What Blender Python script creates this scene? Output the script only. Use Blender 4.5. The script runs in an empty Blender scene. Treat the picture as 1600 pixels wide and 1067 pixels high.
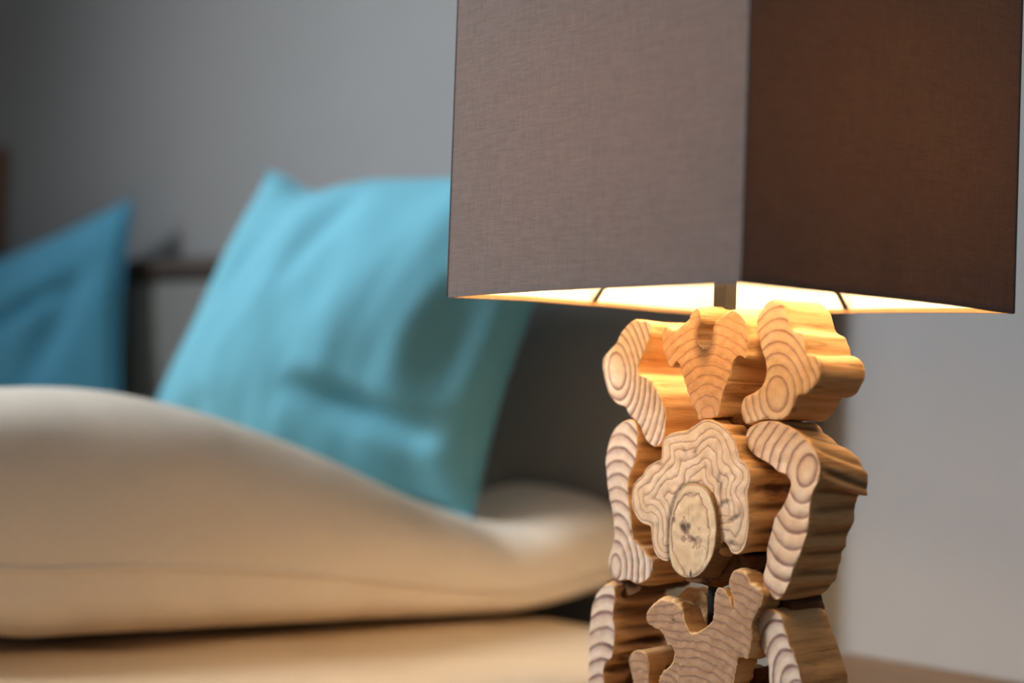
import bpy, bmesh, math, random
import numpy as np
from mathutils import Vector, Matrix, noise
from mathutils.geometry import delaunay_2d_cdt

C = bpy.context.scene.collection
PI = math.pi
random.seed(4)

# ------------------------------------------------------------------ camera
F = 50.0 / 36.0 * 1600
PITCH, ROLL = 0.0231484, 0.03516054
CAM = Vector((0, 0, 0.833))
ROT = Matrix.Rotation(PI / 2 + PITCH, 3, 'X') @ Matrix.Rotation(ROLL, 3, 'Z')
cd = bpy.data.cameras.new('camera')
cam = bpy.data.objects.new('camera', cd); C.objects.link(cam)
cam.matrix_world = Matrix.Translation(CAM) @ ROT.to_4x4()
cd.lens = 50; cd.sensor_width = 36; cd.clip_start = 0.05
cd.dof.use_dof = True; cd.dof.focus_distance = 1.045; cd.dof.aperture_fstop = 1.85
bpy.context.scene.camera = cam

# ------------------------------------------------------------------ light
sc = bpy.context.scene
sc.view_settings.view_transform = 'Standard'
sc.view_settings.look = 'None'
sc.view_settings.exposure = -0.5
sc.view_settings.gamma = 1.0
sc.view_settings.use_curve_mapping = False
w = bpy.data.worlds.new('world'); sc.world = w; w.use_nodes = True
w.node_tree.nodes['Background'].inputs[0].default_value = (0.90, 0.95, 1.0, 1)
w.node_tree.nodes['Background'].inputs[1].default_value = 0.19

def area(name, loc, aim, sx, sy, power, color, spread):
    l = bpy.data.lights.new(name, 'AREA'); l.shape = 'RECTANGLE'; l.size = sx; l.size_y = sy
    l.energy = power; l.color = color; l.spread = math.radians(spread)
    o = bpy.data.objects.new(name, l); C.objects.link(o)
    o.location = loc
    o.rotation_euler = (Vector(aim) - Vector(loc)).to_track_quat('-Z', 'Y').to_euler()
    return o
area('window_daylight', (-2.6, 1.35, 2.35), (0.04, 1.42, 0.98), 1.0, 0.9, 13.5, (0.90, 0.95, 1.0), 46)

# ------------------------------------------------------------------ helpers
def ray(px, py):
    return (ROT @ Vector(((px - 800) / F, -(py - 533.5) / F, -1))).normalized()
def at(px, py, Y):                       # world point seen at pixel px,py at world depth Y
    r = ray(px, py); return CAM + r * (Y / r.y)
def obj(name, me, mats, parent=None, smooth=True):
    if isinstance(me, bmesh.types.BMesh):
        m = bpy.data.meshes.new(name); me.to_mesh(m); me.free(); me = m
    for m in (mats if isinstance(mats, (list, tuple)) else [mats]): me.materials.append(m)
    if smooth:
        for p in me.polygons: p.use_smooth = True
    o = bpy.data.objects.new(name, me); C.objects.link(o)
    if parent: o.parent = parent
    return o
def tag(o, label, cat, group=None):
    o['label'] = label; o['category'] = cat
    if group: o['group'] = group
    return o
def thing(name, label, cat, loc=(0, 0, 0), rz=0, group=None):
    o = bpy.data.objects.new(name, None); C.objects.link(o)
    o.location = loc; o.rotation_euler = (0, 0, rz); o.empty_display_size = 0.05
    return tag(o, label, cat, group)
def struct(name, me, m):
    o = obj(name, me, m, smooth=False); o['kind'] = 'structure'; return o
def box_bm(x0, x1, y0, y1, z0, z1, bev=0.0, seg=2):
    bm = bmesh.new(); bmesh.ops.create_cube(bm, size=1)
    bmesh.ops.scale(bm, vec=(x1 - x0, y1 - y0, z1 - z0), verts=bm.verts)
    bmesh.ops.translate(bm, vec=((x0 + x1) / 2, (y0 + y1) / 2, (z0 + z1) / 2), verts=bm.verts)
    if bev:
        bmesh.ops.bevel(bm, geom=bm.edges[:], offset=bev, segments=seg, affect='EDGES', profile=0.5)
    return bm
def tube_bm(pts, r, n=10, closed=False, bm=None, radii=None):
    bm = bm or bmesh.new(); pts = [Vector(p) for p in pts]; rings = []; N = len(pts)
    for i, p in enumerate(pts):
        if closed: t = pts[(i + 1) % N] - pts[i - 1]
        else: t = pts[min(i + 1, N - 1)] - pts[max(i - 1, 0)]
        t.normalize()
        a = Vector((0, 0, 1)) if abs(t.z) < 0.9 else Vector((1, 0, 0))
        b = t.cross(a).normalized(); c = b.cross(t)
        rr = radii[i] if radii else r
        rings.append([bm.verts.new(p + (b * math.cos(2 * PI * k / n) + c * math.sin(2 * PI * k / n)) * rr) for k in range(n)])
    for i in range(N if closed else N - 1):
        A, B = rings[i], rings[(i + 1) % N]
        for k in range(n): bm.faces.new((A[k], A[(k + 1) % n], B[(k + 1) % n], B[k]))
    if not closed:
        bm.faces.new(rings[0][::-1]); bm.faces.new(rings[-1])
    return bm
def lathe_bm(prof, n=24):
    bm = bmesh.new(); rings = []
    for r, z in prof:
        rings.append([bm.verts.new((r * math.cos(2 * PI * k / n), r * math.sin(2 * PI * k / n), z)) for k in range(n)])
    for A, B in zip(rings, rings[1:]):
        for k in range(n): bm.faces.new((A[k], A[(k + 1) % n], B[(k + 1) % n], B[k]))
    bm.faces.new(rings[0][::-1]); bm.faces.new(rings[-1])
    return bm

# ------------------------------------------------------------------ materials
def L(r, g, b):                          # sRGB bytes -> linear
    f = lambda c: c / 255 / 12.92 if c / 255 < 0.04045 else ((c / 255 + 0.055) / 1.055) ** 2.4
    return (f(r), f(g), f(b), 1)
class NT:
    def __init__(s, name):
        s.m = bpy.data.materials.new(name); s.m.use_nodes = True
        s.t = s.m.node_tree; s.b = s.t.nodes['Principled BSDF']; s.out = s.t.nodes['Material Output']
    def n(s, kind, **kw):
        nd = s.t.nodes.new('ShaderNode' + kind)
        for k, v in kw.items():
            if k.startswith('i_'): nd.inputs[k[2:].replace('_', ' ')].default_value = v
            else: setattr(nd, k, v)
        return nd
    def l(s, a, b): s.t.links.new(a, b)
    def math(s, op, a, b=None, c=None):
        nd = s.n('Math', operation=op)
        for i, v in enumerate((a, b, c)):
            if v is None: continue
            if isinstance(v, (int, float)): nd.inputs[i].default_value = v
            else: s.l(v, nd.inputs[i])
        return nd.outputs[0]
    def ramp(s, fac, stops, interp='LINEAR'):
        nd = s.n('ValToRGB'); nd.color_ramp.interpolation = interp
        e = nd.color_ramp.elements
        while len(e) < len(stops): e.new(0.5)
        for el, (p, c) in zip(e, stops): el.position = p; el.color = c
        s.l(fac, nd.inputs[0]); return nd.outputs[0]
    def mix(s, fac, a, b, mode='MIX'):
        nd = s.n('Mix', data_type='RGBA', blend_type=mode)
        for sock, v in ((nd.inputs[0], fac), (nd.inputs[6], a), (nd.inputs[7], b)):
            if isinstance(v, (int, float, tuple)): sock.default_value = v
            else: s.l(v, sock)
        return nd.outputs[2]
    def coords(s, scale=(1, 1, 1)):
        tc = s.n('TexCoord'); mp = s.n('Mapping'); mp.inputs['Scale'].default_value = scale
        s.l(tc.outputs['Object'], mp.inputs[0]); return mp.outputs[0]
    def noise(s, vec, scale, detail=3, rough=0.55):
        nd = s.n('TexNoise'); nd.inputs['Scale'].default_value = scale
        nd.inputs['Detail'].default_value = detail; nd.inputs['Roughness'].default_value = rough
        s.l(vec, nd.inputs['Vector']); return nd.outputs['Fac']
    def bump(s, h, strength, dist):
        nd = s.n('Bump'); nd.inputs['Strength'].default_value = strength; nd.inputs['Distance'].default_value = dist
        s.l(h, nd.inputs['Height']); s.l(nd.outputs[0], s.b.inputs['Normal']); return nd.outputs[0]

def simple(name, col, rough=0.6, metal=0.0, var=0.06, nscale=30):
    t = NT(name); v = t.coords(); f = t.noise(v, nscale)
    d = tuple(c * (1 - var * 2) for c in col[:3]) + (1,)
    u = tuple(min(1, c * (1 + var * 2)) for c in col[:3]) + (1,)
    t.l(t.ramp(f, [(0.3, d), (0.7, u)]), t.b.inputs['Base Color'])
    t.b.inputs['Roughness'].default_value = rough; t.b.inputs['Metallic'].default_value = metal
    return t.m
def cloth(name, col, var=0.05, weave=900, bumpd=0.0006, sheen=0.15, big=4):
    t = NT(name)
    a = t.noise(t.coords((1, 1, 0.12)), weave); b = t.noise(t.coords((0.12, 0.12, 1)), weave)
    wv = t.math('ADD', a, b); g = t.noise(t.coords(), big)
    f = t.math('ADD', t.math('MULTIPLY', wv, 0.3), t.math('MULTIPLY', g, 0.4))
    d = tuple(c * (1 - var * 2) for c in col[:3]) + (1,)
    u = tuple(min(1, c * (1 + var * 2)) for c in col[:3]) + (1,)
    t.l(t.ramp(f, [(0.35, d), (0.65, u)]), t.b.inputs['Base Color'])
    t.b.inputs['Roughness'].default_value = 0.95
    t.b.inputs['Specular IOR Level'].default_value = 0.1
    t.b.inputs['Sheen Weight'].default_value = sheen
    t.bump(wv, 0.25, bumpd)
    return t.m

def wood_side(name, pale, mid, dark):
    t = NT(name)
    g1 = t.noise(t.coords((1, 0.05, 1)), 110, 4, 0.6)          # grain runs along local y
    g2 = t.noise(t.coords((1, 0.10, 1)), 420, 3, 0.6)
    blot = t.noise(t.coords((1, 0.35, 1)), 42, 3, 0.6)
    f = t.math('ADD', t.math('MULTIPLY', g1, 0.75), t.math('MULTIPLY', g2, 0.25))
    col = t.ramp(f, [(0.26, dark), (0.40, mid), (0.54, pale), (0.75, pale)])
    bl = t.ramp(blot, [(0.60, (0, 0, 0, 1)), (0.70, (1, 1, 1, 1))])
    col = t.mix(t.math('MULTIPLY', bl, 0.8), col, L(92, 46, 18))
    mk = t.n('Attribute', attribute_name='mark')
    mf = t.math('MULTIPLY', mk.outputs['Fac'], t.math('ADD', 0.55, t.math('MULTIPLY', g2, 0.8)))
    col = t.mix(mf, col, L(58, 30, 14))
    t.l(col, t.b.inputs['Base Color']); t.b.inputs['Roughness'].default_value = 0.62
    t.b.inputs['Specular IOR Level'].default_value = 0.25
    t.bump(t.math('ADD', f, t.math('MULTIPLY', g2, 0.4)), 0.6, 0.0016)
    return t.m
def wood_face(name, cream, cream2, line, wob=0.25, width=0.22, fleck=0.0):
    t = NT(name)
    at_ = t.n('Attribute', attribute_name='ring')
    n1 = t.noise(t.coords((1, 1, 1)), 90, 3); n2 = t.noise(t.coords((1, 1, 1)), 900, 3, 0.7)
    r = t.math('ADD', at_.outputs['Fac'], t.math('MULTIPLY', t.math('SUBTRACT', n1, 0.5), wob))
    r = t.math('ADD', r, t.math('MULTIPLY', t.math('SUBTRACT', n2, 0.5), 0.06))
    fr = t.math('FRACT', r)
    k = t.ramp(fr, [(0.0, (0, 0, 0, 1)), (1 - width * 2.2, (0.06, 0.06, 0.06, 1)), (1 - width, (0.5, 0.5, 0.5, 1)),
                    (0.94 - width * 0.35, (1, 1, 1, 1)), (0.97, (0.75, 0.75, 0.75, 1)), (1.0, (0.0, 0.0, 0.0, 1))])
    pal = t.mix(t.ramp(n1, [(0.35, (0, 0, 0, 1)), (0.65, (1, 1, 1, 1))]), cream, cream2)
    pal = t.mix(t.math('MULTIPLY', t.ramp(n2, [(0.35, (1, 1, 1, 1)), (0.6, (0, 0, 0, 1))]), 0.12 + fleck), pal, line)
    str_ = t.math('MULTIPLY', k, t.math('ADD', 0.45, t.math('MULTIPLY', t.noise(t.coords(), 60, 2), 0.8)))
    col = t.mix(str_, pal, line)
    mk = t.n('Attribute', attribute_name='mark')
    col = t.mix(mk.outputs['Fac'], col, L(62, 44, 40))
    t.l(col, t.b.inputs['Base Color']); t.b.inputs['Roughness'].default_value = 0.8
    t.b.inputs['Specular IOR Level'].default_value = 0.2
    h = t.math('SUBTRACT', t.math('MULTIPLY', n2, 0.35), t.math('MULTIPLY', k, 0.5))
    t.bump(h, 0.5, 0.0009)
    return t.m

def fabric_shade():
    t = NT('taupe_lampshade_linen')
    a = t.noise(t.coords((0.06, 0.06, 1)), 1500, 2); b = t.noise(t.coords((1, 1, 0.05)), 1300, 2)
    c = t.noise(t.coords((0.15, 0.15, 1)), 260, 2); d = t.noise(t.coords((1, 1, 0.1)), 240, 2)
    wv = t.math('ADD', t.math('MULTIPLY', a, 0.5), t.math('MULTIPLY', b, 0.5))
    sl = t.math('ADD', t.math('MULTIPLY', c, 0.5), t.math('MULTIPLY', d, 0.5))
    f = t.math('ADD', t.math('MULTIPLY', wv, 0.78), t.math('MULTIPLY', sl, 0.22))
    col = t.ramp(f, [(0.30, L(110, 100, 96)), (0.70, L(138, 127, 122))])
    tr = t.ramp(f, [(0.36, (0.022, 0.012, 0.005, 1)), (0.64, (0.039, 0.021, 0.009, 1))])
    df = t.n('BsdfDiffuse'); ts = t.n('BsdfTranslucent'); ad = t.n('AddShader')
    t.l(col, df.inputs[0]); t.l(tr, ts.inputs[0])
    nd = t.n('Bump'); nd.inputs['Strength'].default_value = 0.35; nd.inputs['Distance'].default_value = 0.0004
    t.l(wv, nd.inputs['Height']); t.l(nd.outputs[0], df.inputs['Normal'])
    t.l(df.outputs[0], ad.inputs[0]); t.l(ts.outputs[0], ad.inputs[1]); t.l(ad.outputs[0], t.out.inputs[0])
    return t.m
def lining_mat():
    t = NT('white_lampshade_lining')
    n = t.noise(t.coords(), 200)
    col = t.ramp(n, [(0.3, (0.74, 0.71, 0.64, 1)), (0.7, (0.80, 0.77, 0.70, 1))])
    df = t.n('BsdfDiffuse'); ts = t.n('BsdfTranslucent'); ad = t.n('AddShader')
    ts.inputs[0].default_value = (0.15, 0.125, 0.09, 1)
    t.l(col, df.inputs[0]); t.l(df.outputs[0], ad.inputs[0]); t.l(ts.outputs[0], ad.inputs[1]); t.l(ad.outputs[0], t.out.inputs[0])
    return t.m
def emit(name, col, s):
    t = NT(name); t.b.inputs['Base Color'].default_value = col
    t.b.inputs['Emission Color'].default_value = col; t.b.inputs['Emission Strength'].default_value = s
    return t.m
def plain_wood(name, a, b, axis=(1, 8, 8)):
    t = NT(name); f = t.noise(t.coords(axis), 6, 4, 0.6)
    t.l(t.ramp(f, [(0.3, a), (0.7, b)]), t.b.inputs['Base Color']); t.b.inputs['Roughness'].default_value = 0.5
    return t.m

M_wall = simple('light_grey_wall_paint', L(156, 156, 156), 0.9, 0, 0.02, 3)
M_floor = plain_wood('oak_floor', L(120, 92, 64), L(150, 118, 84))
M_dark = simple('blackened_metal', L(46, 44, 42), 0.45, 0.7, 0.1, 60)
M_wire = simple('black_wire', L(20, 20, 18), 0.5, 0.3)
M_head = cloth('charcoal_headboard_fabric', L(136, 137, 134), 0.05)
M_rail = plain_wood('brown_headboard_wood', L(62, 50, 42), L(78, 62, 50))
M_sheet = cloth('cream_bed_linen', L(216, 194, 164), 0.02, 700, 0.0004, 0.05)
M_pillow = cloth('cream_pillow_linen', L(240, 227, 209), 0.02, 700, 0.0004, 0.05)
M_teal = cloth('turquoise_cushion_cotton', L(112, 178, 196), 0.04, 800, 0.0005, 0.1)
M_teal2 = cloth('deep_turquoise_cushion_cotton', L(96, 172, 204), 0.05, 800, 0.0005, 0.1)
M_oak = plain_wood('brown_oak', L(104, 78, 52), L(124, 96, 66))
M_brown = plain_wood('warm_brown_wood', L(128, 78, 42), L(150, 96, 54))
M_bedframe = plain_wood('dark_bed_wood', L(66, 52, 42), L(84, 68, 54))
M_brass = simple('brass_socket', L(150, 130, 90), 0.4, 0.8)
M_bulb = emit('warm_lit_bulb_glass', (1.0, 0.68, 0.37, 1), 275)
M_shade = fabric_shade(); M_lining = lining_mat()
M_hem = cloth('tan_shade_hem', L(150, 118, 84), 0.06)
M_side = wood_side('golden_driftwood_bark_side', L(230, 186, 132), L(204, 156, 104), L(122, 80, 44))
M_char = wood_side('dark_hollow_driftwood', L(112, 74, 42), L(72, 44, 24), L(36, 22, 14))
M_f_pale = wood_face('pale_cut_wood_bold_rings', L(238, 216, 192), L(230, 202, 174), L(112, 72, 70), 0.25, 0.31)
M_f_mid = wood_face('pale_cut_wood_soft_rings', L(236, 208, 176), L(226, 190, 152), L(132, 88, 80), 0.3, 0.28)
M_f_rough = wood_face('honey_cut_wood_faint_rings', L(222, 178, 136), L(212, 162, 118), L(190, 140, 108), 0.9, 0.3, 0.2)
M_f_brown = wood_face('tan_cut_wood_faint_rings', L(196, 158, 124), L(176, 136, 102), L(148, 112, 90), 1.3, 0.3, 0.22)
M_f_burl = wood_face('grey_cream_burl_wood', L(236, 208, 176), L(220, 188, 152), L(170, 128, 104), 0.6, 0.18, 0.06)
M_f_knot = wood_face('cream_knot_wood', L(234, 208, 170), L(222, 190, 150), L(168, 130, 106), 1.2, 0.15, 0.03)

# ------------------------------------------------------------------ setting
# the bed and its wall stand along HD (to the left and away), the bed runs along BD towards the camera's left
HD = Vector((-0.766, 0.643, 0)); BD = Vector((-0.643, -0.766, 0))
H0 = Vector((0.077, 1.72, 0))            # a point on the headboard's front
RZ = math.atan2(HD.y, HD.x)              # local x = HD, local y = BD turned (HD x Z)
def bed_local(p):                        # world -> (along the headboard, towards the foot)
    d = Vector((p[0], p[1], 0)) - H0; return d.dot(HD), d.dot(BD)
S_END = bed_local((0.317, 1.518))[0]     # right end of the headboard
S_MAT = bed_local((0.13, 1.28))[0]       # near side of the mattress
Z_TAB, Z_MAT = 0.833 - 0.283, 0.833 - 0.266
FR = Matrix.Translation(H0) @ Matrix.Rotation(RZ, 4, 'Z')     # frame: x along HD, y along -? (checked below)
SY = 1.0 if (Matrix.Rotation(RZ, 3, 'Z') @ Vector((0, 1, 0))).dot(BD) > 0 else -1.0
def fbox(x0, x1, y0, y1, z0, z1, bev=0, seg=2):               # y counted along BD
    return box_bm(x0, x1, min(SY * y0, SY * y1), max(SY * y0, SY * y1), z0, z1, bev, seg)

o = struct('wall_back', fbox(-3.0, 4.2, -0.14, -0.036, 0, 2.7), M_wall); o.matrix_world = FR
o = struct('floor', box_bm(-3.5, 3.0, -2.0, 4.6, -0.05, 0), M_floor)
o = struct('baseboard_back', fbox(-3.0, 4.2, -0.036, -0.022, 0, 0.09, 0.003), M_wall); o.matrix_world = FR

# ------------------------------------------------------------------ bed
bed = thing('bed', 'charcoal upholstered bed headboard with brown wooden top rail, behind the turquoise cushions', 'bed')
bed.matrix_world = FR
S_L = S_END + 1.78
HT = 0.833 + 0.165
obj('headboard', fbox(S_END, S_L, -0.030, 0.0, 0.12, HT - 0.035, 0.012, 3), M_head, bed)
obj('top_rail', fbox(S_END - 0.004, S_L + 0.004, -0.034, 0.006, HT - 0.033, HT, 0.006), M_rail, bed)
for a, b in ((S_END + 0.06, S_END + 0.09), (S_L - 0.09, S_L - 0.06)):
    obj('side_rail', fbox(a, b, 0.002, 2.05, 0.18, 0.34, 0.006), M_bedframe, bed)
obj('foot_rail', fbox(S_END + 0.06, S_L - 0.06, 2.05, 2.08, 0.18, 0.34, 0.006), M_bedframe, bed)
for x in (S_END + 0.10, S_L - 0.16):
    for y in (0.08, 1.97):
        obj('leg', fbox(x, x + 0.06, y, y + 0.06, 0, 0.18, 0.004), M_bedframe, bed)
obj('slat_base', fbox(S_END + 0.092, S_L - 0.092, 0.02, 2.045, 0.26, 0.30), M_bedframe, bed)

def mattress_mesh():
    bm = fbox(S_MAT, S_MAT + 1.55, 0.075, 2.03, 0.303, Z_MAT, 0.045, 5)
    bmesh.ops.subdivide_edges(bm, edges=[e for e in bm.edges if e.calc_length() > 0.3], cuts=40, use_grid_fill=True)
    for v in bm.verts:
        if v.co.z > Z_MAT - 0.01:
            x, y = v.co.x, v.co.y
            f = noise.noise(Vector((x * 6, y * 6, 2)))
            g = abs(noise.noise(Vector((x * 5 + y * 3, y * 4 - x * 2, 7))))
            v.co.z += -0.004 + 0.003 * f - 0.005 * max(0, 0.12 - g) / 0.12
    return bm
mt = obj('mattress', mattress_mesh(), M_sheet); mt.matrix_world = FR
tag(mt, 'mattress covered with a cream fitted sheet lying under the large cream pillow', 'mattress')

# ------------------------------------------------------------------ nightstand
NX0, NX1 = S_MAT - 0.52, S_MAT - 0.028
ns = thing('nightstand', 'brown wooden bedside table under the carved wood lamp', 'nightstand')
ns.matrix_world = FR
obj('top', fbox(NX0, NX1, -0.034, 0.58, Z_TAB - 0.025, Z_TAB, 0.003), M_oak, ns)
obj('body', fbox(NX0 + 0.02, NX1 - 0.02, -0.020, 0.54, 0.20, Z_TAB - 0.0255, 0.003), M_oak, ns)
for z0, z1 in ((0.21, 0.355), (0.365, 0.515)):
    d = obj('drawer', fbox(NX0 + 0.03, NX1 - 0.03, 0.5405, 0.558, z0, z1, 0.003), M_oak, ns)
    k = lathe_bm([(0.006, 0), (0.006, 0.012), (0.013, 0.018), (0.013, 0.024), (0.004, 0.028)], 14)
    bmesh.ops.rotate(k, matrix=Matrix.Rotation(-SY * PI / 2, 3, 'X'), verts=k.verts)
    bmesh.ops.translate(k, vec=((NX0 + NX1) / 2, SY * 0.558, (z0 + z1) / 2), verts=k.verts)
    obj('knob', k, M_dark, d)
for x in (NX0 + 0.03, NX1 - 0.07):
    for y in (-0.018, 0.49):
        obj('leg', fbox(x, x + 0.04, y, y + 0.04, 0, 0.1995, 0.003), M_oak, ns)

# ------------------------------------------------------------------ framed panel on the wall
pf = thing('picture_frame', 'brown wooden framed panel on the wall above the darker cushion at the left', 'frame')
pf.matrix_world = FR
fx0 = bed_local(at(40, 330, 2.66))[0]; fz0, fz1 = 0.833 + 0.185, 0.833 + 0.385
obj('backing', fbox(fx0 + 0.03, fx0 + 0.57, -0.0355, -0.028, fz0 + 0.03, fz1 - 0.03), M_brown, pf)
for x0, x1, z0, z1 in ((fx0, fx0 + 0.04, fz0, fz1), (fx0 + 0.56, fx0 + 0.60, fz0, fz1), (fx0 + 0.0405, fx0 + 0.5595, fz0, fz0 + 0.04), (fx0 + 0.0405, fx0 + 0.5595, fz1 - 0.04, fz1)):
    obj('frame_bar', fbox(x0, x1, -0.0355, -0.012, z0, z1, 0.003), M_brown, pf)

# ------------------------------------------------------------------ pillow
PA = at(20, 1028, 1.262); PA.z = 0
PD = Vector((0.853, 0.522, 0)); QD = Vector((-0.522, 0.853, 0))
def interp(xs, ys, x):
    return float(np.interp(x, xs, ys))
def smooth_tab(tab):
    xs = np.array([t[0] for t in tab], float); ys = np.array([t[1] for t in tab], float)
    X = np.linspace(xs[0], xs[-1], 200); Y = np.interp(X, xs, ys)
    k = np.hanning(17); k /= k.sum(); Yp = np.pad(Y, 8, mode='edge')
    return X, np.convolve(Yp, k, 'valid')
# crest heights come from the outline of the pillow against what is behind it
def crest(px, py, q):
    r = ray(px, py); a = PA + QD * q                      # vertical plane q = const
    t = (a - Vector((CAM.x, CAM.y, 0))).dot(QD) / Vector((r.x, r.y, 0)).dot(QD)
    P = CAM + r * t
    return (P - PA).dot(PD), P.z
Q_C = 0.13
TOPPX = [(-420, 700), (-300, 650), (-200, 625), (-100, 612), (0, 606), (65, 604), (130, 606), (200, 616), (250, 628), (300, 640), (350, 655), (400, 671), (450, 691), (500, 714), (560, 744),
         (620, 771), (660, 784), (700, 799), (740, 800), (770, 788), (800, 774), (830, 763), (860, 758), (890, 760), (920, 770), (950, 795)]
TP = [crest(x, y, Q_C) for x, y in TOPPX]
TX, TZ = smooth_tab([(p, z) for p, z in TP])
P_END = TX[-1] + 0.012
def pillow_mesh():
    bm = bmesh.new(); NU, NV = 96, 72; rings = []
    for i in range(NU + 1):
        u = i / NU; p = -0.17 + (P_END + 0.17) * u
        endf = min(1, (u / 0.07)) ; endf = math.sqrt(max(0, 1 - (1 - endf) ** 2))
        endr = min(1, (1 - u) / 0.10); endr = math.sqrt(max(0, 1 - (1 - endr) ** 2))
        e = endf * endr
        zt = interp(TX, TZ, p)
        lift = 0.05 * max(0, (p - 0.50) / (P_END - 0.50)) ** 2 if p > 0.50 else 0.05 * max(0, (0.03 - p) / 0.2) ** 1.4
        zb = Z_MAT + 0.002 + lift
        zm = zb + (zt - zb) * 0.32
        ring = []
        for j in range(NV):
            a = 2 * PI * j / NV
            c, s = math.cos(a), math.sin(a)
            ex = 0.75
            qq = -abs(c) ** ex if c > 0 else abs(c) ** 0.9
            half = 0.15 if c > 0 else 0.155
            q = 0.145 + qq * half * (0.25 + 0.75 * e)
            q -= 0.0
            if s > 0: z = zm + (zt - zm) * (abs(s) ** 0.85) * (0.2 + 0.8 * e if u < .5 else e)
            else: z = zm - (zm - zb) * (abs(s) ** 0.42) * (e ** .7)
            P = PA + PD * p + QD * q
            nz = noise.noise(Vector((p * 9, q * 9, z * 12)))
            fold = abs(noise.noise(Vector((p * 14 + z * 9, z * 5, 3.1))))
            dq = 0.005 * nz + (-0.002 * max(0, 0.2 - fold) / 0.2)
            P += QD * (-dq if c > 0 else dq)
            P.z = z + (0.003 * nz if s > 0.2 else 0)
            bl = bed_local(P)[1]
            if bl < 0.014: P += BD * (0.014 - bl)
            ring.append(bm.verts.new(P))
        rings.append(ring)
    for A, B in zip(rings, rings[1:]):
        for k in range(NV): bm.faces.new((A[k], A[(k + 1) % NV], B[(k + 1) % NV], B[k]))
    bm.faces.new(rings[0][::-1]); bm.faces.new(rings[-1])
    bmesh.ops.recalc_face_normals(bm, faces=bm.faces)
    seam = [r[0].co.copy() - QD * 0.0 for r in rings]
    return bm, seam
pbm, seam = pillow_mesh()
pw = obj('pillow', pbm, M_pillow)
tag(pw, 'large puffed cream pillow lying on the bed in front of the turquoise cushions', 'pillow')
obj('seam', tube_bm(seam[2:-2], 0.0035, 8), M_pillow, pw)

# ------------------------------------------------------------------ cushions
def cushion(name, TL, TR, BR, BL, puff, mat, label, seed, folds=(), dip=0.0):
    N = 56
    cn = (TL + TR + BR + BL) / 4
    nrm = (TR - TL + BR - BL).cross(TL - BL + TR - BR).normalized()
    if nrm.dot(CAM - cn) < 0: nrm = -nrm
    bm = bmesh.new(); layers = []
    for side in (1, -1):
        g = []
        for i in range(N + 1):
            row = []
            for j in range(N + 1):
                u, v = i / N, j / N
                cu, cv = 2 * u - 1, 2 * v - 1
                # edges bow inwards between the pointed corners
                bu = 1 - 0.07 * (1 - cv * cv); bv = 1 - 0.07 * (1 - cu * cu)
                uu, vv = (cu * bu + 1) / 2, (cv * bv + 1) / 2
                vv -= dip * math.exp(-((u - 0.2) / 0.11) ** 2) * v ** 5
                P = (BL * (1 - uu) + BR * uu) * (1 - vv) + (TL * (1 - uu) + TR * uu) * vv
                t = max(0, (1 - cu ** 2)) ** 0.55 * max(0, (1 - cv ** 2)) ** 0.55
                d = puff * t * (1 if side > 0 else 0.55)
                wr = noise.noise(Vector((u * 7, v * 2.2, seed))) * 0.010 + noise.noise(Vector((u * 15, v * 5, seed + 5))) * 0.004
                d += wr * t ** 0.5 * side if side > 0 else 0
                if side > 0:
                    for (fu, fv, du, dv, wd, dep) in folds:        # creases: centre, half vector, width, depth
                        L2 = du * du + dv * dv
                        s = max(-1, min(1, ((u - fu) * du + (v - fv) * dv) / L2))
                        ex, ey = u - fu - s * du, v - fv - s * dv
                        rr = (ex * ex + ey * ey) / (wd * wd)
                        sg = (ex * -dv + ey * du) / math.sqrt(L2) / wd
                        d += dep * math.exp(-rr) * (-1 + 0.9 * sg) * max(0, 1 - s * s) * min(1, t * 2)
                P = P + nrm * d * side if side > 0 else P - nrm * d
                bl = bed_local(P)[1]
                if bl < 0.012: P = P + BD * (0.012 - bl)
                row.append(P)
            g.append(row)
        layers.append(g)
    vs = {}
    def V(side, i, j):
        k = (0 if i in (0, N) or j in (0, N) else side, i, j)
        if k not in vs: vs[k] = bm.verts.new(layers[side][i][j] if k[0] == side else layers[0][i][j])
        return vs[k]
    for side in (0, 1):
        for i in range(N):
            for j in range(N):
                q = (V(side, i, j), V(side, i + 1, j), V(side, i + 1, j + 1), V(side, i, j + 1))
                bm.faces.new(q if side == 0 else q[::-1])
    bmesh.ops.recalc_face_normals(bm, faces=bm.faces)
    edge = [layers[0][i][0] for i in range(N)] + [layers[0][N][j] for j in range(N)] + \
           [layers[0][N - i][N] for i in range(N)] + [layers[0][0][N - j] for j in range(N)]
    o = tag(obj(name, bm, mat), label, 'cushion')
    obj('seam', tube_bm(edge, 0.0028, 6, closed=True), mat, o)
    return o
cushion('cushion', at(420, 268, 1.86), at(925, 262, 1.53), at(738, 806, 1.60), at(196, 735, 1.90), 0.11, M_teal,
        'light turquoise square cushion leaning on the headboard, its right half behind the lampshade', 3.0,
        [(0.74, 0.27, 0.20, -0.07, 0.05, 0.028), (0.24, 0.16, 0.03, 0.12, 0.06, 0.008), (0.20, 0.70, 0.02, 0.2, 0.05, 0.008), (0.42, 0.78, 0.03, 0.16, 0.06, 0.008), (0.88, 0.5, 0.02, 0.2, 0.06, 0.01)], 0.05)
cushion('cushion.001', at(-190, 470, 2.62), at(207, 312, 2.26), at(196, 760, 2.20), at(-190, 850, 2.5), 0.075, M_teal2,
        'darker blue cushion at the left frame edge, leaning on the headboard', 11.0,
        [(0.80, 0.60, 0.10, 0.25, 0.06, 0.02), (0.7, 0.72, 0.2, 0.06, 0.05, 0.02)])

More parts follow.
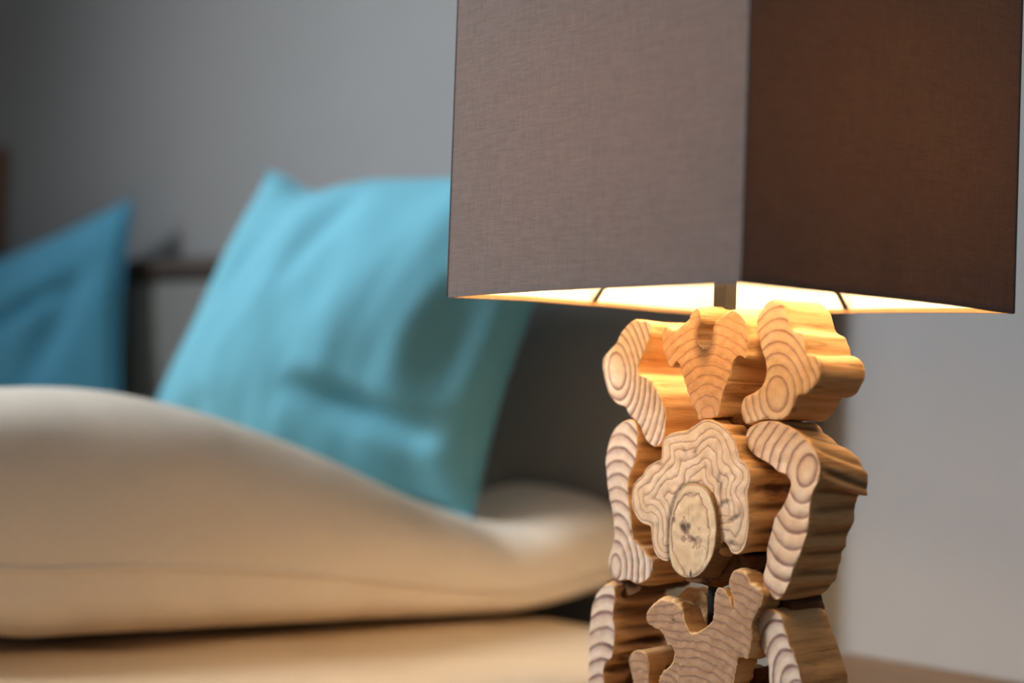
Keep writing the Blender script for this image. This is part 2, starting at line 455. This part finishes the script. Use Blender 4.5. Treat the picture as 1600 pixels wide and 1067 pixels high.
# ------------------------------------------------------------------ lamp
LC = Vector((0.15971853, 1.07394278, 0)); LZ = 0.833 + 0.05996689 # axis, height of the shade's lower rim
TH = -PI * 0.75 - 0.10397839 + PI / 2    # local -y is the cut wood's facing direction
LM = Matrix.Translation((LC.x, LC.y, Z_TAB)) @ Matrix.Rotation(TH, 4, 'Z')
LI = LM.inverted()
lamp = thing('table_lamp', 'lit table lamp of stacked cut driftwood pieces under a square taupe shade', 'lamp', (LC.x, LC.y, Z_TAB), TH)
RIM = LZ - Z_TAB
def face_pt(px, py, off):                # pixel -> (x, z) on the lamp's vertical plane y = -off
    c = LI @ CAM; r = LI.to_3x3() @ ray(px, py)
    t = (-off - c.y) / r.y
    p = c + r * t
    return p.x, p.z

# ---- shade
S = 0.15; SH = 0.245
def wall_loop(half, z, droop=True):
    pts = []; n = 28
    cs = [(-1, -1), (1, -1), (1, 1), (-1, 1)]
    for a in range(4):
        x0, y0 = cs[a]; x1, y1 = cs[(a + 1) % 4]
        for k in range(n):
            t = k / n; x = x0 + (x1 - x0) * t; y = y0 + (y1 - y0) * t
            dz = 0
            if droop:
                # the linen hangs a little lower at the far-left and right corners
                for cx, cy, am in ((-1, -1, 0.0026), (1, 1, 0.0022), (-1, 1, 0.001)):
                    d = math.hypot(x - cx, y - cy) / 2
                    dz -= am * max(0, 1 - d / 0.45) ** 2
                dz += 0.0004 * noise.noise(Vector((x * 3, y * 3, 1)))
            pts.append(Vector((x * half, y * half, z + dz)))
    return pts
def shade_sheet(half, z0, z1, inner=False):
    bm = bmesh.new(); rows = []
    K = 10
    for k in range(K + 1):
        f = k / K; lp = wall_loop(half, 0); out = []
        for p in lp:
            z = z0 + (z1 - z0) * f + p.z * (1 - f) ** 3
            out.append(bm.verts.new((p.x, p.y, z)))
        rows.append(out)
    n = len(rows[0])
    for A, B in zip(rows, rows[1:]):
        for k in range(n): bm.faces.new((A[k], A[(k + 1) % n], B[(k + 1) % n], B[k]))
    return bm
shade = obj('lampshade', shade_sheet(S, RIM, RIM + SH), M_shade, lamp, smooth=False)
shade['label'] = 'square taupe linen lampshade lit from inside'
obj('lining', shade_sheet(S - 0.0014, RIM + 0.0005, RIM + SH - 0.0005), M_lining, shade, smooth=False)['label'] = 'white inner lining'
def hem_strip(z0, z1, droop):
    bm = bmesh.new()
    lo = wall_loop(S - 0.0016, z0, droop); li = wall_loop(S - 0.0030, z0, droop)
    ho = wall_loop(S - 0.0016, z1, droop); hi = wall_loop(S - 0.0030, z1, droop)
    n = len(lo); R = [[bm.verts.new(p) for p in q] for q in (lo, li, hi, ho)]
    for a in range(4):
        A, B = R[a], R[(a + 1) % 4]
        for k in range(n): bm.faces.new((A[k], A[(k + 1) % n], B[(k + 1) % n], B[k]))
    bmesh.ops.recalc_face_normals(bm, faces=bm.faces)
    return bm
obj('hem', hem_strip(RIM + 0.0002, RIM + 0.0036, True), M_hem, shade, smooth=False)
obj('hem', hem_strip(RIM + SH - 0.004, RIM + SH - 0.0004, False), M_hem, shade, smooth=False)
# piped seam at each corner of the shade
for sx, sy in ((-1, -1), (1, -1), (1, 1), (-1, 1)):
    low = [0.0026, 0, 0.0022, 0.001][[(-1, -1), (1, -1), (1, 1), (-1, 1)].index((sx, sy))]
    obj('corner_seam', tube_bm([(sx * S, sy * S, RIM - low + 0.0005), (sx * S, sy * S, RIM + 0.02), (sx * S, sy * S, RIM + SH)], 0.0007, 6), M_shade, shade)
# carrier arms from the pole down to the middle of each lower rim
for ax, ay in ((1, 0), (-1, 0), (0, 1), (0, -1)):
    pts = []
    for k in range(15):
        t = k / 14; r = 0.008 + (S - 0.0045 - 0.008) * t
        z = RIM + 0.004 + 0.195 * (1 - t) - 0.012 * math.sin(t * PI)
        pts.append((ax * r, ay * r, z))
    obj('carrier_arm', tube_bm(pts, 0.0021, 6), M_wire, shade)

# ---- pole, socket, bulb, base
pole = obj('pole', box_bm(-0.0062, 0.0062, -0.0062, 0.0062, 0.215, RIM + 0.02, 0.0008), M_dark, lamp, smooth=False)
obj('rod', lathe_bm([(0.0056, 0.018), (0.0056, 0.2148)], 16), M_dark, pole)
sk = lathe_bm([(0.010, RIM + 0.0205), (0.016, RIM + 0.024), (0.016, RIM + 0.082), (0.013, RIM + 0.0865)], 20)
obj('socket', sk, M_brass, lamp)
bb = lathe_bm([(r, RIM + z + 0.0225) for r, z in ((0.012, 0.0645), (0.014, 0.07), (0.024, 0.088), (0.029, 0.104), (0.027, 0.119), (0.018, 0.130), (0.006, 0.1345))], 16)
obj('bulb', bb, M_bulb, lamp)['label'] = 'glowing warm light bulb'
obj('base', box_bm(-0.106, 0.106, -0.05, 0.05, 0.0004, 0.0175, 0.003), M_char, lamp, smooth=False)

# ---- driftwood
def spline(pts, step):
    pts = [np.array(p, float) for p in pts]; n = len(pts); out = []
    for i in range(n):
        p0, p1, p2, p3 = pts[i - 1], pts[i], pts[(i + 1) % n], pts[(i + 2) % n]
        m = max(1, int(np.linalg.norm(p2 - p1) / step + 0.5))
        for k in range(m):
            t = k / m
            out.append(0.5 * ((2 * p1) + (-p0 + p2) * t + (2 * p0 - 5 * p1 + 4 * p2 - p3) * t * t + (-p0 + 3 * p1 - 3 * p2 + p3) * t ** 3))
    return np.array(out)
def seg_dist(P, poly):                   # distance of points P to closed polyline
    A = poly; B = np.roll(poly, -1, 0); best = np.full(len(P), 1e9)
    for a, b in zip(A, B):
        ab = b - a; t = np.clip(((P - a) @ ab) / max(ab @ ab, 1e-12), 0, 1)
        d = np.linalg.norm(P - (a + t[:, None] * ab), axis=1); best = np.minimum(best, d)
    return best
def inside(P, poly):
    x, y = P[:, 0], P[:, 1]; r = np.zeros(len(P), bool); n = len(poly)
    for i in range(n):
        x0, y0 = poly[i - 1]; x1, y1 = poly[i]
        c = ((y0 > y) != (y1 > y)); xx = (x1 - x0) * (y - y0) / (y1 - y0 + 1e-15) + x0
        r ^= c & (x < xx)
    return r
def crop(pts, ox, oy, s): return [(ox + x / s, oy + y / s) for x, y in pts]
cA = lambda p: crop(p, 900, 440, 3.2)
cB = lambda p: crop(p, 900, 734, 3.2)
c6 = lambda p: crop(p, 940, 640, 3.8125)
c7 = lambda p: crop(p, 1120, 640, 3.442)

def slice_(out_px, face_mat, side_mat=None, off=0.026, depth=0.052, knots=None, edge_ring=None, marks=(), near_poly=None, edge_mark=0.0,
           warp=(), flute=0.0012, ridge=None, jag=0.0, grid=0.0019, dome=0.0, name='wood_slice', parent=None, label=None, seed=0.0):
    """a piece of cut driftwood: outline on the cut plane, extruded back along the grain"""
    px = spline(out_px, 3.0)
    P2 = np.array([face_pt(x, y, off) for x, y in px])
    # keep the outline clockwise/ccw consistent
    if jag:
        P2 = P2 + jag * np.array([(noise.noise(Vector((a * 420, b * 420, seed))) + 0.6 * noise.noise(Vector((a * 1100, b * 1100, seed))), noise.noise(Vector((a * 420, b * 420, seed + 20))) + 0.6 * noise.noise(Vector((a * 1100, b * 1100, seed + 20)))) for a, b in P2])
    ar = 0.5 * np.sum(P2[:, 0] * np.roll(P2[:, 1], -1) - np.roll(P2[:, 0], -1) * P2[:, 1])
    if ar < 0: P2 = P2[::-1]; px = px[::-1]
    n = len(P2)
    tng = np.roll(P2, -1, 0) - np.roll(P2, 1, 0); tng /= np.linalg.norm(tng, axis=1)[:, None] + 1e-12
    nor = np.stack([tng[:, 1], -tng[:, 0]], 1)                   # outward for ccw
    # sample the face
    F0 = P2 - nor * 0.0007
    lo, hi = P2.min(0), P2.max(0)
    gx, gz = np.meshgrid(np.arange(lo[0], hi[0], grid), np.arange(lo[1], hi[1], grid))
    G = np.stack([gx.ravel(), gz.ravel()], 1)
    G += (np.random.RandomState(int(seed * 10) + 3).rand(*G.shape) - .5) * grid * 0.5
    G = G[inside(G, F0)]
    if len(G): G = G[seg_dist(G, F0) > grid * 0.55]
    allp = np.concatenate([F0, G]) if len(G) else F0
    vs, es, fs, *_ = delaunay_2d_cdt([Vector(p) for p in allp], [], [list(range(n))], 1, 1e-7)
    W = np.array([(v.x, v.y) for v in vs])
    bm = bmesh.new()
    rl = bm.verts.layers.float.new('ring'); ml = bm.verts.layers.float.new('mark')
    # knot centres in plane units
    def ring_of(Q):
        if edge_ring:
            d = seg_dist(Q, P2)
            nz = np.array([noise.noise(Vector((a * 55, b * 55, 3.3))) + 0.5 * noise.noise(Vector((a * 150, b * 110, 8.3))) for a, b in Q])
            return d / edge_ring + 0.55 + 0.75 * nz * np.clip(d / 0.008, 0, 1)
        best = None
        for (cx, cy, rx, ry, rot, k, *pin) in knots or [(px[:, 0].mean(), px[:, 1].mean(), 30, 45, 0, 1.0)]:
            c = np.array(face_pt(cx, cy, off)); ex = np.array(face_pt(cx + 10, cy, off)) - c; ez = np.array(face_pt(cx, cy - 10, off)) - c
            sx = np.linalg.norm(ex) / 10; sz = np.linalg.norm(ez) / 10
            d = Q - c; ca, sa = math.cos(rot), math.sin(rot)
            ux = (d[:, 0] / sx) * ca + (d[:, 1] / sz) * sa; uz = -(d[:, 0] / sx) * sa + (d[:, 1] / sz) * ca
            e = np.sqrt((ux / rx) ** 2 + (uz / ry) ** 2)
            if pin:                      # rings arch more tightly away from the knot
                e = np.sqrt((ux * (1 + pin[0] * np.maximum(0, np.abs(uz) / ry - 0.8)) / rx) ** 2 + (uz / ry) ** 2)
            v = 0.93 + (e - 1) * k
            best = v if best is None else np.minimum(best, v)
        return np.maximum(best, 0.02)
    def mark_of(Q):
        m = np.zeros(len(Q))
        for (cx, cy, rx, ry, rot, a) in marks:
            c = np.array(face_pt(cx, cy, off)); u = np.array(face_pt(cx + 10, cy, off)) - c; v = np.array(face_pt(cx, cy - 10, off)) - c
            sx = np.linalg.norm(u) / 10; sz = np.linalg.norm(v) / 10
            d = Q - c; ca, sa = math.cos(rot), math.sin(rot)
            ux = (d[:, 0] / sx) * ca + (d[:, 1] / sz) * sa; uz = -(d[:, 0] / sx) * sa + (d[:, 1] / sz) * ca
            m = np.maximum(m, a * np.clip(1.6 * (1 - np.sqrt((ux / rx) ** 2 + (uz / ry) ** 2)), 0, 1))
        if edge_mark: m = np.maximum(m, 0.75 * np.clip(1 - seg_dist(Q, P2) / edge_mark, 0, 1))
        if near_poly is not None:
            m = np.maximum(m, 0.85 * np.clip(1 - np.abs(seg_dist(Q, near_poly)) / 0.0032, 0, 1))
        return m
    rg = ring_of(W); mk = mark_of(W); ed = seg_dist(W, F0)
    fv = []
    for i, (x, z) in enumerate(W):
        y = -off - dome * min(1, ed[i] / 0.012) + 0.0005 * noise.noise(Vector((x * 160, z * 160, seed)))
        y += 0.0004 * math.exp(-(((rg[i] % 1) - 0.9) / 0.1) ** 2)
        v = bm.verts.new((x, y, z)); v[rl] = float(rg[i]); v[ml] = float(mk[i]); fv.append(v)
    for f in fs:
        try: ff = bm.faces.new([fv[k] for k in f]); ff.material_index = 0
        except ValueError: pass
    # side rings
    mk0 = mark_of(P2)
    clen = np.concatenate([[0], np.cumsum(np.linalg.norm(np.diff(P2, axis=0), axis=1))])
    fracs = [0.02, 0.10, 0.25, 0.42, 0.60, 0.78, 0.92, 0.985, 1.0]
    prev = fv[:n]
    # map prev to boundary (cdt keeps the input order for unique points)
    for fr in fracs:
        ring = []
        for i in range(n):
            x, z = P2[i]; nx, nz = nor[i]
            am = min(1, fr * 6)
            g = noise.noise(Vector((x * 140, z * 140, seed + fr * 0.35))) * flute * am * 1.3
            g += noise.noise(Vector((x * 45, z * 45, seed + 9 + fr * 1.1))) * flute * 2.0 * am
            if fr > 0.95: g -= 0.0012 * (fr - 0.95) / 0.05
            gm = 0.0
            if ridge:
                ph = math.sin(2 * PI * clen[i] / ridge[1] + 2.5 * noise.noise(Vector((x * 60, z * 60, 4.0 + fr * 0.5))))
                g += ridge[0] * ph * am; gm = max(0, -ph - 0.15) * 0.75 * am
            sx = sz = 0.0
            for (cx, cy, rad, dx, dz) in warp:
                ddx, ddy = px[i][0] - cx, px[i][1] - cy
                wgt = math.exp(-(ddx * ddx + ddy * ddy) / (rad * rad)) * fr
                sx += dx * wgt; sz += dz * wgt
            v = bm.verts.new((x + nx * g + sx, -off + depth * fr, z + nz * g + sz))
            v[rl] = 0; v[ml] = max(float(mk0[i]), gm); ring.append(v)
        for k in range(n):
            try: f = bm.faces.new((prev[k], ring[k], ring[(k + 1) % n], prev[(k + 1) % n])); f.material_index = 1
            except ValueError: pass
        prev = ring
    # back cap
    bp = np.array([(v.co.x, v.co.z) for v in prev])
    v2, e2, f2, *_ = delaunay_2d_cdt([Vector(p) for p in bp], [], [list(range(n))], 1, 1e-7)
    if len(v2) == n:
        for f in f2:
            try: ff = bm.faces.new([prev[k] for k in f]); ff.material_index = 1
            except ValueError: pass
    bmesh.ops.recalc_face_normals(bm, faces=bm.faces)
    o = obj(name, bm, [face_mat, side_mat or M_side], parent or lamp)
    me = o.data
    me.set_sharp_from_angle(angle=math.radians(50))
    if label: o['label'] = label
    return o

# top row
P1 = cA([(300, 190), (350, 194), (374, 215), (372, 270), (350, 330), (325, 390), (310, 425), (318, 462), (350, 475), (385, 505), (415, 560),
         (440, 620), (449, 690), (444, 760), (425, 810), (398, 827), (368, 813), (340, 775), (322, 730), (300, 700), (262, 662), (246, 628),
         (200, 608), (163, 560), (142, 500), (131, 425), (136, 380), (165, 345), (200, 305), (220, 262), (250, 222), (275, 200)])
slice_(P1, M_f_pale, jag=0.0004, knots=[(964, 580, 14, 30, 0.12, 1.85)], seed=1, marks=())
P2_ = cA([(603, 130), (622, 148), (627, 200), (612, 240), (612, 300), (640, 335), (672, 312), (680, 250), (690, 205), (730, 172), (775, 142), (800, 146),
          (832, 175), (855, 215), (862, 300), (856, 350), (849, 388), (815, 372), (790, 400), (770, 470), (740, 550), (722, 620), (715, 668), (690, 680),
          (655, 685), (614, 700), (600, 650), (570, 590), (545, 520), (522, 440), (505, 400), (482, 432), (458, 412), (440, 360), (428, 300), (430, 250),
          (450, 222), (490, 240), (530, 215), (560, 188), (575, 155)])
slice_(P2_, M_f_rough, off=0.034, depth=0.060, knots=[(1106, 648, 12, 15, 0, 0.95, 0.02)], seed=2, flute=0.0016, jag=0.0009,
       marks=[(1101, 525, 20, 52, 0, 1.0), (1098, 660, 16, 8, 0, 0.6)])
P3 = cA([(985, 88), (1020, 96), (1045, 130), (1062, 190), (1085, 240), (1128, 258), (1145, 300), (1152, 358), (1190, 368), (1220, 400), (1226, 450),
         (1202, 510), (1160, 560), (1110, 572), (1090, 620), (1060, 670), (1010, 694), (950, 688), (890, 705), (850, 712), (828, 680), (825, 620),
         (840, 580), (880, 560), (922, 530), (942, 490), (950, 440), (940, 380), (920, 320), (902, 240), (905, 180), (925, 140), (955, 104)])
slice_(P3, M_f_mid, knots=[(1214, 616, 18, 29, 0.0, 1.6, 0.12)], seed=3, depth=0.050)
# middle row
P4 = c6([(180, 60), (205, 85), (215, 150), (212, 250), (195, 330), (165, 400), (160, 470), (165, 560), (175, 640), (182, 700), (186, 768), (205, 788),
         (240, 825), (272, 868), (300, 900), (304, 950), (285, 1000), (242, 1033), (200, 1033), (150, 1015), (110, 1020), (70, 1005), (46, 960), (40, 890),
         (60, 820), (74, 760), (70, 680), (60, 600), (40, 500), (28, 400), (22, 300), (35, 220), (60, 140), (100, 90), (140, 65)])
slice_(P4, M_f_pale, jag=0.0004, ridge=(0.0008, 0.014), knots=[(962, 886, 9, 21, 0, 1.0, 0.05)], seed=4)
P6 = c6([(540, 438), (590, 448), (632, 482), (662, 545), (680, 625), (686, 720), (676, 820), (650, 900), (610, 962), (560, 1000), (508, 1006), (460, 985),
         (420, 940), (402, 880), (397, 800), (401, 700), (412, 620), (430, 550), (455, 490), (495, 450)])
P5 = c6([(640, 58), (690, 75), (740, 110), (790, 170), (815, 240), (826, 292), (850, 310), (882, 365), (886, 440), (870, 505), (880, 600), (877, 700),
         (866, 790), (835, 848), (800, 865), (770, 850), (745, 805), (716, 790), (690, 850), (640, 880), (520, 900), (420, 900), (380, 905), (345, 890),
         (315, 850), (297, 780), (290, 700), (268, 688), (230, 670), (196, 620), (178, 560), (180, 480), (205, 420), (240, 390), (265, 345), (310, 310),
         (350, 292), (356, 230), (362, 180), (400, 145), (450, 130), (500, 125), (560, 84), (600, 62)])
np6 = np.array([face_pt(x, y, 0.036) for x, y in spline(P6, 3.0)])
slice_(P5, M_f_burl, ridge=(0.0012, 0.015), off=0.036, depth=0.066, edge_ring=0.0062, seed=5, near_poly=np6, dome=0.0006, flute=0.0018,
       marks=[(1031, 724, 9, 3, 0.1, 0.7), (1070, 703, 4, 12, 0.5, 0.35), (1087, 704, 4, 7, -0.6, 0.7), (1124, 745, 5, 15, -0.2, 0.6), (1103, 727, 4, 9, 0, 0.35),
              (1133, 784, 14, 5, 0.45, 0.75), (1149, 808, 17, 5, 0.6, 0.85), (1146, 848, 13, 5, -0.1, 0.85), (1126, 762, 5, 16, -0.25, 0.4), (1027, 820, 4, 7, 0, 0.4), (1157, 800, 3, 14, 0.1, .5)])
slice_(P6, M_f_knot, off=0.0405, depth=0.060, knots=[(1079, 836, 30, 66, 0, 2.2)], seed=6, grid=0.0009, name='wood_knot', edge_mark=0.0022,
       marks=[(1068, 824, 7, 12, 0.35, 0.9), (1075, 822, 6, 8, 0, 0.8), (1083, 842, 10, 5, -0.7, 0.7), (1079, 897, 2.6, 10, 0, 1.0), (1053, 812, 4, 6, 0, 0.6),
              (1078, 775, 9, 2, 0, 0.3), (1076, 800, 1.5, 16, 0, 0.25), (1100, 855, 8, 1.5, -0.6, 0.35), (1104, 865, 1.5, 7, 0, 0.3)],
       label='oval end-grain knot with a small dark mark')
P7 = c7([(210, 75), (260, 60), (320, 62), (390, 90), (450, 130), (500, 180), (537, 230), (556, 300), (550, 380), (525, 430), (506, 480), (500, 560),
         (490, 650), (470, 720), (445, 790), (416, 850), (396, 920), (365, 990), (325, 1025), (285, 1005), (252, 960), (248, 890), (264, 820), (268, 740),
         (290, 660), (310, 580), (345, 530), (372, 480), (390, 430), (395, 392), (370, 352), (330, 335), (290, 300), (240, 270), (195, 240), (165, 200),
         (155, 140), (170, 100)])
slice_(P7, M_f_mid, ridge=(0.0006, 0.016), knots=[(1261, 735, 16, 27, -0.2, 1.05, 0.09)], seed=7, depth=0.050,
       warp=[(1262, 695, 36, 0.006, -0.014), (1280, 740, 30, 0.002, -0.012), (1230, 660, 30, 0.0, -0.005)])
# lower row
P8 = cB([(160, 570), (190, 582), (196, 640), (186, 720), (195, 800), (190, 880), (180, 940), (152, 962), (138, 1005), (142, 1066), (150, 1150), (140, 1260),
         (100, 1300), (62, 1250), (60, 1100), (60, 1000), (62, 900), (66, 800), (76, 700), (92, 640), (122, 594)])
slice_(P8, M_f_pale, knots=[(930, 1150, 9, 24, -0.08, 0.95, 0.02)], seed=8, depth=0.060, flute=0.002, ridge=(0.0024, 0.0125))
P9 = cB([(310, 900), (348, 922), (364, 980), (366, 1066), (378, 1180), (350, 1290), (290, 1290), (288, 1100), (270, 1000), (262, 950), (278, 914)])
slice_(P9, M_f_brown, off=0.022, depth=0.048, knots=[(1005, 1120, 12, 18, 0, 1.3)], seed=9)
P10 = cB([(370, 690), (402, 664), (432, 650), (490, 662), (530, 700), (545, 760), (575, 818), (630, 800), (664, 775), (684, 740), (690, 640), (700, 602), (720, 588),
          (750, 610), (778, 680), (790, 705), (784, 640), (764, 565), (776, 520), (810, 500), (850, 520), (872, 570), (920, 600), (931, 650), (912, 700),
          (882, 760), (876, 850), (862, 940), (832, 938), (810, 950), (792, 1030), (782, 1100), (800, 1200), (780, 1290), (430, 1290), (412, 1150),
          (412, 1066), (432, 1010), (478, 970), (490, 900), (452, 850), (420, 800), (372, 780), (351, 750), (353, 712)])
slice_(P10, M_f_brown, off=0.034, depth=0.021, knots=[(1090, 1110, 26, 26, 0, 1.9), (1040, 1085, 16, 20, 0, 1.7)], seed=10, flute=0.002, jag=0.0009,
       marks=[(1052, 968, 7, 2.5, -0.5, 0.8)])
slice_(cB([(455, 690), (500, 640), (548, 600), (600, 604), (650, 622), (660, 690), (658, 770), (610, 812), (540, 790), (470, 760)]), M_side, M_side, off=-0.007, depth=0.03,
       knots=[(1080, 955, 14, 14, 0, 1)], seed=11, flute=0.004, name='driftwood_stub', dome=0.004, marks=[(1080, 951, 26, 3.5, 0.55, 1.0), (1068, 962, 12, 3, 0.6, .7)])
P11 = cB([(905, 710), (950, 698), (1000, 706), (1030, 740), (1052, 820), (1080, 900), (1110, 980), (1130, 1066), (1150, 1180), (1140, 1290), (1010, 1290),
          (985, 1200), (965, 1066), (960, 980), (936, 905), (910, 882), (882, 884), (872, 840), (880, 780), (890, 736)])
slice_(P11, M_f_pale, knots=[(1268, 1135, 10, 24, 0.40, 1.0, 0.02)], seed=12, depth=0.050)
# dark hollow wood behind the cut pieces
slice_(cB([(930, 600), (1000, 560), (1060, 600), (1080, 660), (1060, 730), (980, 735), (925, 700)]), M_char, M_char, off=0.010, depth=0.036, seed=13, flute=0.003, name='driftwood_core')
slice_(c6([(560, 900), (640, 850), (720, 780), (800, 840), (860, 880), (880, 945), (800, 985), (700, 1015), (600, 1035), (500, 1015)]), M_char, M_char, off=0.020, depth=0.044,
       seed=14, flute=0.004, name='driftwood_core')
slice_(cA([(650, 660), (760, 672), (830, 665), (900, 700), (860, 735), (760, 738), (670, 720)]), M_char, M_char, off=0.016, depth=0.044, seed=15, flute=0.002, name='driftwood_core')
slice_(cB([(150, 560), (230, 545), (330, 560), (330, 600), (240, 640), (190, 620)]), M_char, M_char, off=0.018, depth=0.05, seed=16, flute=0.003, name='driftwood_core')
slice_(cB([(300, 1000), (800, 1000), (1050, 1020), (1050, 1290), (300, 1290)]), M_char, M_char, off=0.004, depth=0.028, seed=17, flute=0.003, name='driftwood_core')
